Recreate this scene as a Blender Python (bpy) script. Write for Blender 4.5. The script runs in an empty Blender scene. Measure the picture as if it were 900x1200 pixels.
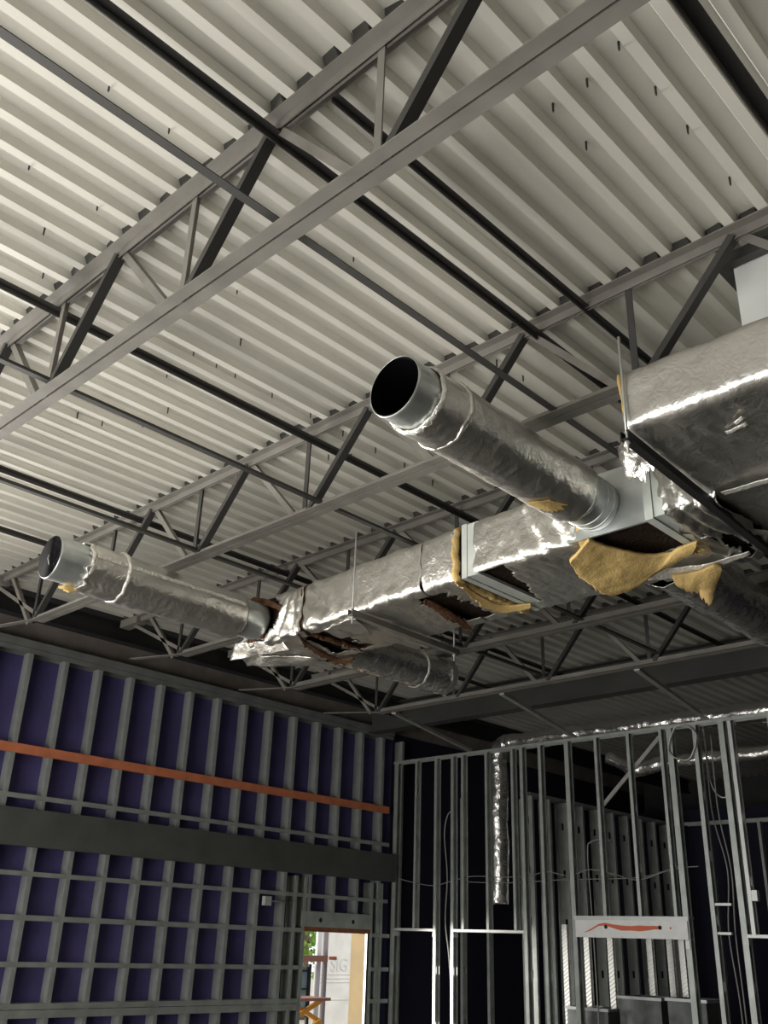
import bpy, math, random
from mathutils import Vector, Matrix, noise

random.seed(7)
SC = bpy.context.scene
COL = SC.collection

# ------------------------------------------------------------------ camera
cam_d = bpy.data.cameras.new('camera')
cam = bpy.data.objects.new('camera', cam_d)
COL.objects.link(cam)
yaw, pitch, roll = -7.75708846e-01, 4.28788478e-01, 3.49689550e-02
cy, sy, cp, sp = math.cos(yaw), math.sin(yaw), math.cos(pitch), math.sin(pitch)
fw = Vector((sy * cp, cy * cp, sp))
rt = Vector((cy, -sy, 0))
up = rt.cross(fw)
r2 = math.cos(roll) * rt + math.sin(roll) * up
u2 = -math.sin(roll) * rt + math.cos(roll) * up
m = Matrix((r2, u2, -fw)).transposed().to_4x4()
m.translation = Vector((0, 0, 2.0))
cam.matrix_world = m
cam_d.sensor_fit = 'VERTICAL'
cam_d.sensor_height = 36.0
cam_d.lens = 36.0 * 1105.62 / 1200.0
cam_d.clip_start = 0.05
SC.camera = cam

# ------------------------------------------------------------------ world, light, exposure
SC.view_settings.view_transform = 'Standard'
SC.view_settings.look = 'None'
SC.view_settings.gamma = 1.0
SC.view_settings.use_curve_mapping = False
SC.view_settings.exposure = 0.0
SC.cycles.use_denoising = True
SC.cycles.max_bounces = 8
SC.cycles.diffuse_bounces = 5
SC.cycles.glossy_bounces = 4

W = bpy.data.worlds.new('overcast_sky')
SC.world = W
W.use_nodes = True
bg = W.node_tree.nodes['Background']
bg.inputs[0].default_value = (0.93, 0.97, 1.0, 1)
bg.inputs[1].default_value = 1.2


def area(name, loc, target, sx, sy_, power, col, spread=180):
    d = bpy.data.lights.new(name, 'AREA')
    d.shape = 'RECTANGLE'
    d.size, d.size_y = sx, sy_
    d.energy = power
    d.color = col
    d.spread = math.radians(spread)
    o = bpy.data.objects.new(name, d)
    COL.objects.link(o)
    o.location = loc
    o.rotation_euler = (Vector(target) - Vector(loc)).to_track_quat('-Z', 'Y').to_euler()
    return o


sun_d = bpy.data.lights.new('sun', 'SUN')
sun_d.energy = 2.0
sun_d.angle = 0.02
sun_d.color = (1.0, 0.95, 0.86)
sun = bpy.data.objects.new('sun', sun_d)
COL.objects.link(sun)
sun.rotation_euler = Vector((-0.62, -0.30, -0.72)).to_track_quat('-Z', 'Y').to_euler()

# added daylight lamps, out in the left yard and in the unseen front opening
area('added_daylight_left_yard', (-20.0, 0.4, 1.7), (-4.0, 1.0, 3.6), 5.0, 3.0, 3300, (1.0, 0.965, 0.90), 115)
area('added_daylight_front_opening', (-5.0, -2.5, 1.55), (-5.0, 1.5, 2.6), 6.2, 2.5, 370, (1.0, 0.97, 0.91))

# ------------------------------------------------------------------ materials


def mat(name, col, rough=0.5, metal=0.0, var=0.0, vscale=6.0, bump=0.0, bscale=40.0, spec=0.5, stretch=None):
    mt = bpy.data.materials.new(name)
    mt.use_nodes = True
    nt = mt.node_tree
    b = nt.nodes['Principled BSDF']
    b.inputs['Base Color'].default_value = (*col, 1)
    b.inputs['Roughness'].default_value = rough
    b.inputs['Metallic'].default_value = metal
    b.inputs['Specular IOR Level'].default_value = spec
    if var or bump:
        tc = nt.nodes.new('ShaderNodeTexCoord')
        src = tc.outputs['Object']
        if stretch:
            mp = nt.nodes.new('ShaderNodeMapping')
            mp.inputs['Scale'].default_value = stretch
            nt.links.new(src, mp.inputs[0])
            src = mp.outputs[0]
    if var:
        n = nt.nodes.new('ShaderNodeTexNoise')
        n.inputs['Scale'].default_value = vscale
        n.inputs['Detail'].default_value = 6
        nt.links.new(src, n.inputs['Vector'])
        r = nt.nodes.new('ShaderNodeMapRange')
        r.inputs['From Min'].default_value = 0.3
        r.inputs['From Max'].default_value = 0.7
        r.inputs['To Min'].default_value = 1 - var
        r.inputs['To Max'].default_value = 1 + var * 0.5
        nt.links.new(n.outputs['Fac'], r.inputs['Value'])
        mx = nt.nodes.new('ShaderNodeVectorMath')
        mx.operation = 'SCALE'
        mx.inputs[0].default_value = col
        nt.links.new(r.outputs[0], mx.inputs['Scale'])
        nt.links.new(mx.outputs[0], b.inputs['Base Color'])
    if bump:
        n2 = nt.nodes.new('ShaderNodeTexNoise')
        n2.inputs['Scale'].default_value = bscale
        n2.inputs['Detail'].default_value = 5
        nt.links.new(src, n2.inputs['Vector'])
        bp = nt.nodes.new('ShaderNodeBump')
        bp.inputs['Strength'].default_value = bump
        bp.inputs['Distance'].default_value = 0.02
        nt.links.new(n2.outputs['Fac'], bp.inputs['Height'])
        nt.links.new(bp.outputs[0], b.inputs['Normal'])
    return mt


def foil_mat(name, col, rough, strength, scale):
    mt = bpy.data.materials.new(name)
    mt.use_nodes = True
    nt = mt.node_tree
    b = nt.nodes['Principled BSDF']
    b.inputs['Base Color'].default_value = (*col, 1)
    b.inputs['Metallic'].default_value = 0.92
    b.inputs['Roughness'].default_value = rough
    tc = nt.nodes.new('ShaderNodeTexCoord')
    v = nt.nodes.new('ShaderNodeTexVoronoi')
    v.feature = 'DISTANCE_TO_EDGE'
    v.inputs['Scale'].default_value = scale
    nz = nt.nodes.new('ShaderNodeTexNoise')
    nz.inputs['Scale'].default_value = scale * 0.8
    nz.inputs['Detail'].default_value = 7
    nz.inputs['Distortion'].default_value = 1.2
    nt.links.new(tc.outputs['Object'], nz.inputs['Vector'])
    dist = nt.nodes.new('ShaderNodeVectorMath')
    dist.operation = 'ADD'
    sc_ = nt.nodes.new('ShaderNodeVectorMath')
    sc_.operation = 'SCALE'
    sc_.inputs['Scale'].default_value = 0.12
    nt.links.new(nz.outputs['Color'], sc_.inputs[0])
    nt.links.new(tc.outputs['Object'], dist.inputs[0])
    nt.links.new(sc_.outputs[0], dist.inputs[1])
    nt.links.new(dist.outputs[0], v.inputs['Vector'])
    add = nt.nodes.new('ShaderNodeMath')
    add.operation = 'MULTIPLY_ADD'
    add.inputs[1].default_value = 0.6
    nt.links.new(v.outputs['Distance'], add.inputs[0])
    nt.links.new(nz.outputs['Fac'], add.inputs[2])
    bp = nt.nodes.new('ShaderNodeBump')
    bp.inputs['Strength'].default_value = strength
    bp.inputs['Distance'].default_value = 0.03
    nt.links.new(add.outputs[0], bp.inputs['Height'])
    nt.links.new(bp.outputs[0], b.inputs['Normal'])
    return mt


M = {}
M['deck'] = mat('galvanized_deck_paint', (0.66, 0.645, 0.585), 0.42, 0.15, 0.10, 1.3)
M['joist'] = mat('grey_primer_steel', (0.185, 0.174, 0.155), 0.55, 0.0, 0.25, 5)
M['flutefill'] = mat('dark_flute_fill', (0.035, 0.034, 0.03), 0.9, 0.0, 0.3, 20)
M['bridge'] = mat('dark_and_shaded_steel', (0.042, 0.040, 0.038), 0.55, 0.0, 0.2, 6)  # own colour of the bridging; on posts and diagonals it is painted shade
M['black'] = mat('black_and_shaded_steel', (0.012, 0.012, 0.012), 0.5)
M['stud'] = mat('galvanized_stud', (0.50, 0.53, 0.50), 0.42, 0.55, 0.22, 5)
M['studlit'] = mat('bright_and_lit_galvanized', (0.72, 0.73, 0.71), 0.4, 0.45, 0.08, 8)  # brighter zinc; on the jamb edge and one stud it paints light
M['purple'] = mat('purple_sheathing', (0.066, 0.052, 0.175), 0.7, 0.0, 0.25, 3)
M['beam'] = mat('dark_steel_beam', (0.085, 0.088, 0.082), 0.6, 0.0, 0.2, 4)
M['girder'] = mat('dark_girder_steel', (0.05, 0.05, 0.047), 0.6, 0.0, 0.2, 4)
M['brace'] = mat('pale_brace_steel', (0.36, 0.36, 0.34), 0.5, 0.1, 0.2, 6)
M['orange'] = mat('orange_primer_steel', (0.62, 0.20, 0.095), 0.55, 0.0, 0.2, 7)
M['rust'] = mat('rust_brown_steel', (0.30, 0.12, 0.06), 0.6, 0.0, 0.3, 9)
M['brown'] = mat('brown_wall_top', (0.21, 0.18, 0.155), 0.75, 0.0, 0.3, 4)
M['foil'] = foil_mat('foil_jacket', (0.74, 0.72, 0.67), 0.30, 0.26, 20)
M['foil2'] = foil_mat('foil_jacket_smooth', (0.74, 0.72, 0.68), 0.33, 0.22, 16)
M['foil3'] = foil_mat('crinkled_foil_sleeve', (0.84, 0.82, 0.79), 0.21, 0.30, 14)
M['galv'] = mat('galvanized_duct', (0.60, 0.63, 0.62), 0.33, 0.75, 0.15, 9)
M['zinc'] = mat('zinc_seam', (0.62, 0.66, 0.62), 0.5, 0.25, 0.1, 9)
M['tape'] = mat('foil_tape', (0.86, 0.84, 0.78), 0.35, 0.45, 0.1, 30, 0.5, 60)
M['wool'] = mat('yellow_fiberglass', (0.62, 0.44, 0.18), 0.95, 0.0, 0.25, 7, 0.28, 75, 0.05)
M['woolbrown'] = mat('browned_fiberglass', (0.16, 0.085, 0.05), 0.95, 0.0, 0.45, 14, 0.9, 45, 0.05)
M['wooldark'] = mat('dark_duct_liner', (0.035, 0.025, 0.018), 0.95, 0.0, 0.4, 16, 0.6, 50, 0.05)
M['hollow'] = mat('dark_duct_inside', (0.004, 0.004, 0.005), 0.9, spec=0.05)
M['white'] = mat('pale_duct_metal', (0.78, 0.79, 0.77), 0.5, 0.1, 0.06, 3)
M['rod'] = mat('zinc_rod', (0.45, 0.45, 0.42), 0.5, 0.2)
M['concrete'] = mat('concrete', (0.22, 0.21, 0.19), 0.75, 0.0, 0.2, 2)
M['darkwall'] = mat('dark_partition', (0.05, 0.048, 0.05), 0.8, 0.0, 0.2, 3)
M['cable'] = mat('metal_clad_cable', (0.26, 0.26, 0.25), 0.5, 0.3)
M['plate'] = mat('dull_galvanized_plate', (0.20, 0.205, 0.20), 0.6, 0.1, 0.25, 4)
M['shadedboard'] = mat('shaded_purple_board', (0.012, 0.010, 0.03), 0.8)  # purple sheathing with the dark of the unlit rooms put into its colour
M['floorgalv'] = mat('smudged_galvanized', (0.16, 0.165, 0.165), 0.45, 0.5, 0.5, 5)
M['cablelit'] = mat('lit_metal_clad_cable', (0.60, 0.60, 0.57), 0.4, 0.3)  # same cable, with light put into a brighter colour
M['outwall'] = mat('pale_house_wrap', (0.72, 0.71, 0.67), 0.8, 0.0, 0.12, 3)
M['inkgrey'] = mat('faded_print', (0.63, 0.63, 0.61), 0.8)
M['tan'] = mat('tan_plywood', (0.27, 0.185, 0.07), 0.7, 0.0, 0.15, 4)
M['leaf'] = mat('leaf_green', (0.22, 0.42, 0.06), 0.6, 0.0, 0.4, 8)
M['bark'] = mat('bark', (0.16, 0.11, 0.08), 0.9)
M['yellow'] = mat('lift_yellow', (0.85, 0.48, 0.07), 0.5)
M['redwood'] = mat('red_brown_rail', (0.42, 0.20, 0.13), 0.6)
M['steelpost'] = mat('weathered_post', (0.30, 0.27, 0.27), 0.6)
M['teal'] = mat('teal_glass', (0.33, 0.52, 0.50), 0.15)
M['ground'] = mat('dusty_ground', (0.46, 0.42, 0.36), 0.9, 0.0, 0.2, 2)


def ridged_mat():
    mt = mat('ridged_galvanized', (0.90, 0.90, 0.86), 0.4, 0.15)
    nt = mt.node_tree
    b = nt.nodes['Principled BSDF']
    tc = nt.nodes.new('ShaderNodeTexCoord')
    mp = nt.nodes.new('ShaderNodeMapping')
    mp.inputs['Rotation'].default_value = (0, math.radians(35), 0)
    w = nt.nodes.new('ShaderNodeTexWave')
    w.bands_direction = 'Z'
    w.inputs['Scale'].default_value = 9
    nt.links.new(tc.outputs['Object'], mp.inputs[0])
    nt.links.new(mp.outputs[0], w.inputs['Vector'])
    bp = nt.nodes.new('ShaderNodeBump')
    bp.inputs['Strength'].default_value = 0.3
    bp.inputs['Distance'].default_value = 0.03
    nt.links.new(w.outputs['Fac'], bp.inputs['Height'])
    nt.links.new(bp.outputs[0], b.inputs['Normal'])
    return mt


M['ridged'] = ridged_mat()


def header_mat():
    """white-zinc header with a wavering orange paint swipe"""
    mt = mat('zinc_header', (0.90, 0.90, 0.89), 0.42, 0.1, 0.06, 10)
    return mt


M['header'] = header_mat()
M['redpaint'] = mat('orange_spray_paint', (0.72, 0.17, 0.08), 0.6)

# ------------------------------------------------------------------ mesh helpers


class MB:
    def __init__(self):
        self.v, self.f, self.smooth = [], [], False

    def add(self, vs, fs):
        n = len(self.v)
        self.v += [tuple(p) for p in vs]
        self.f += [tuple(i + n for i in q) for q in fs]
        return self

    def box(self, a, b):
        x0, y0, z0 = [min(a[i], b[i]) for i in range(3)]
        x1, y1, z1 = [max(a[i], b[i]) for i in range(3)]
        return self.add([(x0, y0, z0), (x1, y0, z0), (x1, y1, z0), (x0, y1, z0), (x0, y0, z1), (x1, y0, z1), (x1, y1, z1), (x0, y1, z1)],
                        [(0, 3, 2, 1), (4, 5, 6, 7), (0, 1, 5, 4), (1, 2, 6, 5), (2, 3, 7, 6), (3, 0, 4, 7)])

    def prism(self, p0, p1, a, b, poly):
        """extrude the profile poly (u along a, v along b) from p0 to p1"""
        p0, p1, a, b = Vector(p0), Vector(p1), Vector(a), Vector(b)
        d = (p1 - p0).normalized()
        if a.cross(b).dot(d) < 0:
            poly = poly[::-1]
        n = len(poly)
        vs = [p0 + a * u + b * v for u, v in poly] + [p1 + a * u + b * v for u, v in poly]
        fs = [tuple(range(n))[::-1], tuple(range(n, 2 * n))]
        fs += [(i, (i + 1) % n, n + (i + 1) % n, n + i) for i in range(n)]
        return self.add(vs, fs)

    def angle(self, p0, p1, a, b, leg=0.05, t=0.006):
        return self.prism(p0, p1, a, b, [(0, 0), (leg, 0), (leg, t), (t, t), (t, leg), (0, leg)])

    def bar(self, p0, p1, w, h):
        p0, p1 = Vector(p0), Vector(p1)
        d = (p1 - p0).normalized()
        ref = Vector((0, 0, 1)) if abs(d.z) < 0.9 else Vector((0, 1, 0))
        a = d.cross(ref).normalized()
        b = a.cross(d).normalized()
        return self.prism(p0, p1, a, b, [(-w / 2, -h / 2), (w / 2, -h / 2), (w / 2, h / 2), (-w / 2, h / 2)])

    def tube(self, pts, r, n=10, cap=True):
        pts = [Vector(p) for p in pts]
        rs = r if isinstance(r, (list, tuple)) else [r] * len(pts)
        vs, fs = [], []
        prev = None
        for i, p in enumerate(pts):
            d = (pts[min(i + 1, len(pts) - 1)] - pts[max(i - 1, 0)]).normalized()
            if prev is None:
                ref = Vector((0, 0, 1)) if abs(d.z) < 0.9 else Vector((1, 0, 0))
                a = d.cross(ref).normalized()
            else:
                a = (prev - d * prev.dot(d)).normalized()
            prev = a
            b = d.cross(a)
            for k in range(n):
                t = 2 * math.pi * k / n
                vs.append(p + (a * math.cos(t) + b * math.sin(t)) * rs[i])
        for i in range(len(pts) - 1):
            for k in range(n):
                fs.append((i * n + k, i * n + (k + 1) % n, (i + 1) * n + (k + 1) % n, (i + 1) * n + k))
        if cap:
            fs.append(tuple(range(n))[::-1])
            fs.append(tuple(range((len(pts) - 1) * n, len(pts) * n)))
        self.smooth = True
        return self.add(vs, fs)

    def grid(self, fn, nu, nv, keep=None, close=False):
        n = len(self.v)
        for i in range(nu + 1):
            for j in range(nv + (0 if close else 1)):
                self.v.append(tuple(fn(i / nu, j / nv)))
        w = nv if close else nv + 1
        for i in range(nu):
            for j in range(nv):
                if keep and not keep((i + 0.5) / nu, (j + 0.5) / nv):
                    continue
                j2 = (j + 1) % w if close else j + 1
                self.f.append((n + i * w + j, n + i * w + j2, n + (i + 1) * w + j2, n + (i + 1) * w + j))
        self.smooth = True
        return self

    def build(self, name, material, parent=None, loc=None):
        """one mesh object; coordinates given in world space"""
        me = bpy.data.meshes.new(name)
        org = Vector(parent['_org']) if parent is not None else Vector(loc if loc is not None else (0, 0, 0))
        me.from_pydata([tuple(Vector(p) - org) for p in self.v], [], self.f)
        me.materials.append(material)
        if self.smooth:
            me.polygons.foreach_set('use_smooth', [True] * len(me.polygons))
        me.update()
        o = bpy.data.objects.new(name, me)
        COL.objects.link(o)
        if parent is not None:
            o.parent = parent
        else:
            o.location = org
        o['_org'] = tuple(org)
        return o


def thing(name, label, cat, loc, group=None):
    o = bpy.data.objects.new(name, None)
    o.empty_display_size = 0.1
    COL.objects.link(o)
    o.location = loc
    o['_org'] = tuple(loc)
    return tag(o, label, cat, group)


def tag(o, label, cat, group=None):
    o['label'] = label
    o['category'] = cat
    if group:
        o['group'] = group
    return o


def struct(name, mb, material):
    o = mb.build(name, material)
    o['kind'] = 'structure'
    return o


def solid(o, t, off=0.0):
    md = o.modifiers.new('thickness', 'SOLIDIFY')
    md.thickness = t
    md.offset = off
    return o


ORD = ['first', 'second', 'third', 'fourth', 'fifth', 'sixth', 'seventh', 'eighth', 'ninth', 'tenth', 'eleventh', 'twelfth', 'thirteenth',
       'fourteenth', 'fifteenth', 'sixteenth', 'seventeenth', 'eighteenth', 'nineteenth', 'twentieth', 'twenty-first', 'twenty-second']
X, Y, Z = Vector((1, 0, 0)), Vector((0, 1, 0)), Vector((0, 0, 1))

# ------------------------------------------------------------------ the room shell
XL, YS = -9.25, 9.83           # stud face of the left wall, stud face of the cross wall
ZD = 4.92                      # underside of the roof deck
struct('floor', MB().box((-9.6, -5.2, -0.15), (6.2, 17.2, 0)), M['concrete'])
lw = MB()
XS0, XS1 = XL - 0.152, XL - 0.168
lw.box((XS1, 2.5, 3.1), (XS0, 9.92, 4.75))                       # above the openings
lw.box((XS1, 2.5, 0), (XS0, 8.33, 3.1))
lw.box((XS1, 8.33, 2.12), (XS0, 9.42, 3.1))
lw.box((XS1, 9.42, 0), (XS0, 9.92, 3.1))
lw.box((XS1, -2.8, 0), (XS0, -2.4, 4.75))
lw.box((XS1, -2.4, 0), (XS0, 2.5, 0.25))
lw.box((XS1, -2.4, 4.55), (XS0, 2.5, 4.75))
struct('wall_left', lw, M['purple'])
fl_ = MB().box((XS1, 9.92, 0), (XS0, 17.2, 4.75))
struct('wall_left_far', fl_, M['shadedboard'])  # same purple wall, painted in its shaded colour
ub = MB().box((XS1, -5.2, 4.75), (XS0 + 0.03, 17.2, 5.05))
struct('wall_left_top', ub, M['brown'])
fwall = MB()
fwall.box((-9.4, -2.8, 0), (-8.1, -2.6, 4.9)).box((0.3, -2.8, 0), (6.2, -2.6, 4.9)).box((-8.1, -2.8, 2.9), (0.3, -2.6, 4.9)).box((-8.1, -2.8, 0), (0.3, -2.6, 0.25))
struct('wall_front', fwall, M['darkwall'])
struct('wall_right', MB().box((6.0, -5.0, 0), (6.2, 17.0, 5.3)), M['darkwall'])
struct('wall_back', MB().box((-9.4, 17.0, 0), (6.2, 17.2, 5.3)), M['darkwall'])

# roof deck: trapezoidal ribs running away from the camera along Y
dk = MB()
pitch_ = 0.1524
XE = -8.40
prof = []
x = XE
k0 = -1.335
nrib = int((k0 + 5.6 - XE) / pitch_)
xs = []
r_right = k0
while r_right > XE:
    r_right -= pitch_
r_right += pitch_
prof.append((XE, 4.958))
while r_right < 6.0:
    bl = r_right - 0.046
    if bl - 0.014 > XE:
        prof += [(bl - 0.014, 4.958), (bl, ZD), (r_right, ZD), (r_right + 0.014, 4.958)]
    r_right += pitch_
prof.append((6.0, 4.958))
ny = 1
vs, fs = [], []
for (px, pz) in prof:
    vs += [(px, -5.0, pz), (px, 17.0, pz)]
for i in range(len(prof) - 1):
    fs.append((2 * i, 2 * i + 1, 2 * i + 3, 2 * i + 2))
dk.add(vs, fs)
deck = struct('ceiling', dk, M['deck'])
deck['label'] = 'ribbed pale metal roof deck over the steel joists'
deck['category'] = 'roof deck'
struct('roof_cover', MB().box((-9.5, -5.2, 5.06), (6.2, 17.2, 5.3)), M['darkwall'])
edge = MB()
edge.prism((XE - 0.08, -5.0, ZD), (XE - 0.08, 17.0, ZD), X, Z, [(-0.06, 0), (0.06, 0), (0.06, -0.012), (0.006, -0.012), (0.006, -0.19), (0.06, -0.19), (0.06, -0.2), (-0.06, -0.2), (-0.06, -0.19), (-0.006, -0.19), (-0.006, -0.012), (-0.06, -0.012)])
tag(edge.build('edge_beam', M['black']), 'edge beam darkened with painted shade under the end of the roof deck, along the purple wall', 'beam')  # black colour carries the shadow under the deck end


# ------------------------------------------------------------------ joists
def joist(yc, zb, x0, x1, post0, mod, label, leg=0.05, end=True, zt=ZD - 0.001):
    t = thing('steel_joist', label, 'joist', (x0, yc, zb), 'open-web joists under the roof deck')
    g = 0.006
    tc = MB()
    for s in (-1, 1):
        tc.angle((x0, yc + s * g, zt), (x1, yc + s * g, zt), Y * s, -Z, leg, 0.006)
    tc.build('top_chord', M['joist'], t)
    bc = MB()
    xb = x0 + 1.1 if end else x0
    for s in (-1, 1):
        bc.angle((xb, yc + s * g, zb), (x1, yc + s * g, zb), Y * s, Z, leg, 0.006)
    bc.build('bottom_chord', M['joist'], t)
    fl = MB()
    rj = random.Random(int(yc * 100))
    fxx = k0 - 0.0993
    while fxx > x0 + 0.1:
        fxx -= pitch_
    row = []
    while fxx < 2.6:
        fxx += pitch_
        w0 = rj.uniform(0.030, 0.042)
        a0, b0 = yc - rj.uniform(0.056, 0.082), yc + rj.uniform(0.05, 0.075)
        sx_ = rj.uniform(-0.004, 0.004)
        row += [(fxx - w0 - 0.006, yc - 0.04, yc + 0.04, zt + 0.0004), (fxx - w0 + sx_, a0 + rj.uniform(0, 0.02), b0, 4.9565),
                (fxx + w0 + sx_, a0 + rj.uniform(0, 0.02), b0, 4.9565), (fxx + w0 + 0.006, yc - 0.04, yc + 0.04, zt + 0.0004)]
    vs_, fs_ = [], []
    for (xx, ya, yb, zz) in row:
        lo = zz - 0.0003 if zz < 4.94 else zt + 0.004
        vs_ += [(xx, ya + (0.02 if zz > 4.94 else 0), lo), (xx, ya, zz), (xx, yb, zz), (xx, yb - (0.02 if zz > 4.94 else 0), lo)]
    for q in range(len(row) - 1):
        a4, b4 = 4 * q, 4 * q + 4
        for e in range(4):
            fs_.append((a4 + e, b4 + e, b4 + (e + 1) % 4, a4 + (e + 1) % 4))
    fl.add(vs_, fs_)
    fl.build('dark_flute_strip', M['flutefill'], t)  # dark comb strip laid in the deck flutes along the joist
    k = 0
    while post0 - mod * k > x0 + 0.9:
        k += 1
    for i in range(-4, k):
        px = post0 - mod * i
        if px > x1 - 0.3:
            continue
        MB().angle((px, yc, zb + 0.01), (px, yc, zt - 0.012), X, Y, 0.034, 0.006).build('post', M['joist' if yc < 2 else 'bridge'], t)  # posts past the nearest joist are darkened: backlit shade put into the colour
        # square, heavy diagonal leaning to the right, dark with painted shade
        p0, p1 = Vector((px + 0.07, yc, zb + 0.02)), Vector((px + mod / 2 - 0.02, yc, zt - 0.03))
        d = (p1 - p0).normalized()
        nrm = d.cross(Y).normalized()
        MB().prism(p0, p1, nrm, Y, [(-0.017, -0.024), (0.017, -0.024), (0.017, 0.024), (-0.017, 0.024)]).build('diagonal', M['bridge'], t)
        # the light flat angle that leans to the left
        p0, p1 = Vector((px - 0.05, yc, zb + 0.03)), Vector((px - mod / 2 + 0.03, yc, zt - 0.03))
        d = (p1 - p0).normalized()
        nrm = d.cross(Y).normalized()
        MB().angle(p0, p1, nrm, Y, 0.036, 0.006).build('diagonal', M['joist'], t)
    if end:
        MB().angle((xb + 0.03, yc, zb + 0.02), (x0 + 0.12, yc, zt - 0.06), Y, Z, 0.036, 0.006).build('diagonal', M['joist'], t)
        MB().bar((xb, yc, zb + 0.015), (x0 + 0.22, yc, zb + 0.12), 0.055, 0.008).build('bottom_chord_extension', M['joist'], t)
        MB().box((x0, yc - 0.055, zt - 0.075), (x0 + 0.3, yc + 0.055, zt - 0.004)).build('bearing_seat', M['joist'], t)
    return t


joist(1.632, 4.312, -8.4, 5.9, -1.71, 1.105, 'grey open-web joist nearest the camera, in front of both round duct ends')
joist(3.385, 4.335, -8.4, 5.9, -1.76, 1.13, 'grey open-web joist crossing just behind the two open round duct ends')
joist(4.83, 4.37, -8.4, 5.9, -1.76, 1.127, 'grey open-web joist partly hidden by the foil trunk duct')
joist(6.21, 4.335, -8.4, 5.9, -1.74, 1.125, 'dark open-web joist just beyond the trunk duct, with wide bottom chord', 0.06)
joist(7.47, 4.315, -8.4, 5.9, -1.74, 1.125, 'dark open-web joist farthest back, where the angle braces start', 0.05)

# deep beam near the cross wall
gb = MB()
gb.prism((-9.0, 9.1, ZD - 0.002), (5.9, 9.1, ZD - 0.002), Y, Z, [(-0.09, 0), (0.09, 0), (0.09, -0.014), (0.006, -0.014), (0.006, -0.34), (0.09, -0.34), (0.09, -0.354), (-0.09, -0.354), (-0.09, -0.34), (-0.006, -0.34), (-0.006, -0.014), (-0.09, -0.014)])
tag(gb.build('girder', M['girder']), 'deep dark steel girder under the roof deck close to the cross wall', 'girder')


# bridging angles
def bridging(xb, y0, y1, z, label, up_=True, leg=0.036):
    mb = MB()
    mb.angle((xb, y0, z), (xb, y1, z), X, Z if up_ else -Z, leg, 0.005)
    tag(mb.build('bridging_angle', M['bridge']), label, 'bridging angle', 'bridging angles across the joists')


zt_, zl = ZD - 0.008, 4.372
bridging(-2.27, -1.0, 9.0, ZD - 0.06, 'dark deck-level bridging angle meeting the nearest joist at its top node, upper left', False)
bridging(-2.20, -1.0, 7.4, zl, 'long dark bridging angle on the bottom chords, passing above the larger open round duct end')
bridging(-3.97, -1.0, 9.0, ZD - 0.06, 'dark bridging angle at deck level starting at the left edge, ending above the round duct', False)
bridging(-3.86, -1.0, 7.4, zl, 'dark bridging angle on the bottom chords, left of and below the middle deck-level one')
bridging(-5.89, -1.0, 9.0, ZD - 0.06, 'dark bridging angle at deck level nearest above the smaller round duct end', False)
bridging(-5.08, -1.0, 7.4, zl, 'dark bridging angle on the bottom chords running just above the smaller round duct')
bridging(-6.90, -1.0, 9.0, ZD - 0.06, 'dark bridging angle at deck level ending behind the smaller round duct end', False)
bridging(-0.84, -1.0, 3.45, ZD - 0.05, 'wide dark bridging angle at deck level in the upper right corner', False, 0.055)
bridging(-1.98, 1.66, 9.0, ZD - 0.04, 'thin dark bridging angle at deck level, between the nearest joist and the big foil duct', False, 0.03)

# braces from the farthest joist to the cross wall top
for (a, b, lab) in (((-7.12, 7.52, 4.315), (-7.92, 9.86, 4.345), 'flat steel brace over the corner of the cross wall'),
                    ((-5.64, 7.52, 4.315), (-6.32, 9.86, 4.345), 'middle flat steel brace, above the vertical flex duct'),
                    ((-4.13, 7.52, 4.315), (-4.62, 9.86, 4.345), 'flat steel brace at right, ending above the coiled cable')):
    tag(MB().bar(a, b, 0.05, 0.035).build('angle_brace', M['brace']), lab, 'brace', 'braces to the cross wall')


# ------------------------------------------------------------------ studs
def stud_mb(p, face, web, z0, z1, w=0.041, depth=0.152, holes=True):
    """C-stud: front flange at p facing `face`, web on the `web` side"""
    p, face, web = Vector(p), Vector(face), Vector(web)
    side = -web
    mb = MB()
    t = 0.004

    def bx(u0, u1, d0, d1, za, zb_):
        a = p + side * u0 - face * d0
        b = p + side * u1 - face * d1
        mb.box((a.x, a.y, za), (b.x, b.y, zb_))
    bx(0, w, 0, t, z0, z1)
    bx(0, w, depth - t, depth, z0, z1)
    bx(w - t, w, t, 0.014, z0, z1)
    bx(w - t, w, depth - 0.014, depth - t, z0, z1)
    if not holes:
        bx(0, t, t, depth - t, z0, z1)
        return mb
    h0, h1 = depth / 2 - 0.018, depth / 2 + 0.018
    bx(0, t, t, h0, z0, z1)
    bx(0, t, h1, depth - t, z0, z1)
    z = z0
    kz = z0 + 0.45
    while kz < z1 - 0.1:
        bx(0, t, h0, h1, z, kz)
        z = kz + 0.09
        kz += 0.61
    bx(0, t, h0, h1, z, z1)
    return mb


def track(mb, p0, p1, face, depth, h=0.032, down=True):
    p0, p1, face = Vector(p0), Vector(p1), Vector(face)
    s = -1 if down else 1
    mb.prism(p0, p1, -face, Z * s, [(0, 0), (depth, 0), (depth, h), (depth - 0.003, h), (depth - 0.003, 0.003), (0.003, 0.003), (0.003, h), (0, h)])


def wall_stud_mb(yv, z0, z1):
    """stud of the left wall: deep web facing the front, front flange with a rolled edge standing off it"""
    mb = MB()
    mb.prism((XL, yv, z0), (XL, yv, z1), X, Y,
             [(0, -0.012), (0, 0.036), (-0.018, 0.036), (-0.018, 0.032), (-0.004, 0.032), (-0.004, 0.004), (-0.148, 0.004), (-0.148, 0.036), (-0.152, 0.036),
              (-0.152, 0.0), (-0.022, 0.0), (-0.022, -0.004), (-0.004, -0.004), (-0.004, -0.008), (-0.026, -0.008), (-0.026, -0.012)])
    return mb


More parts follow.
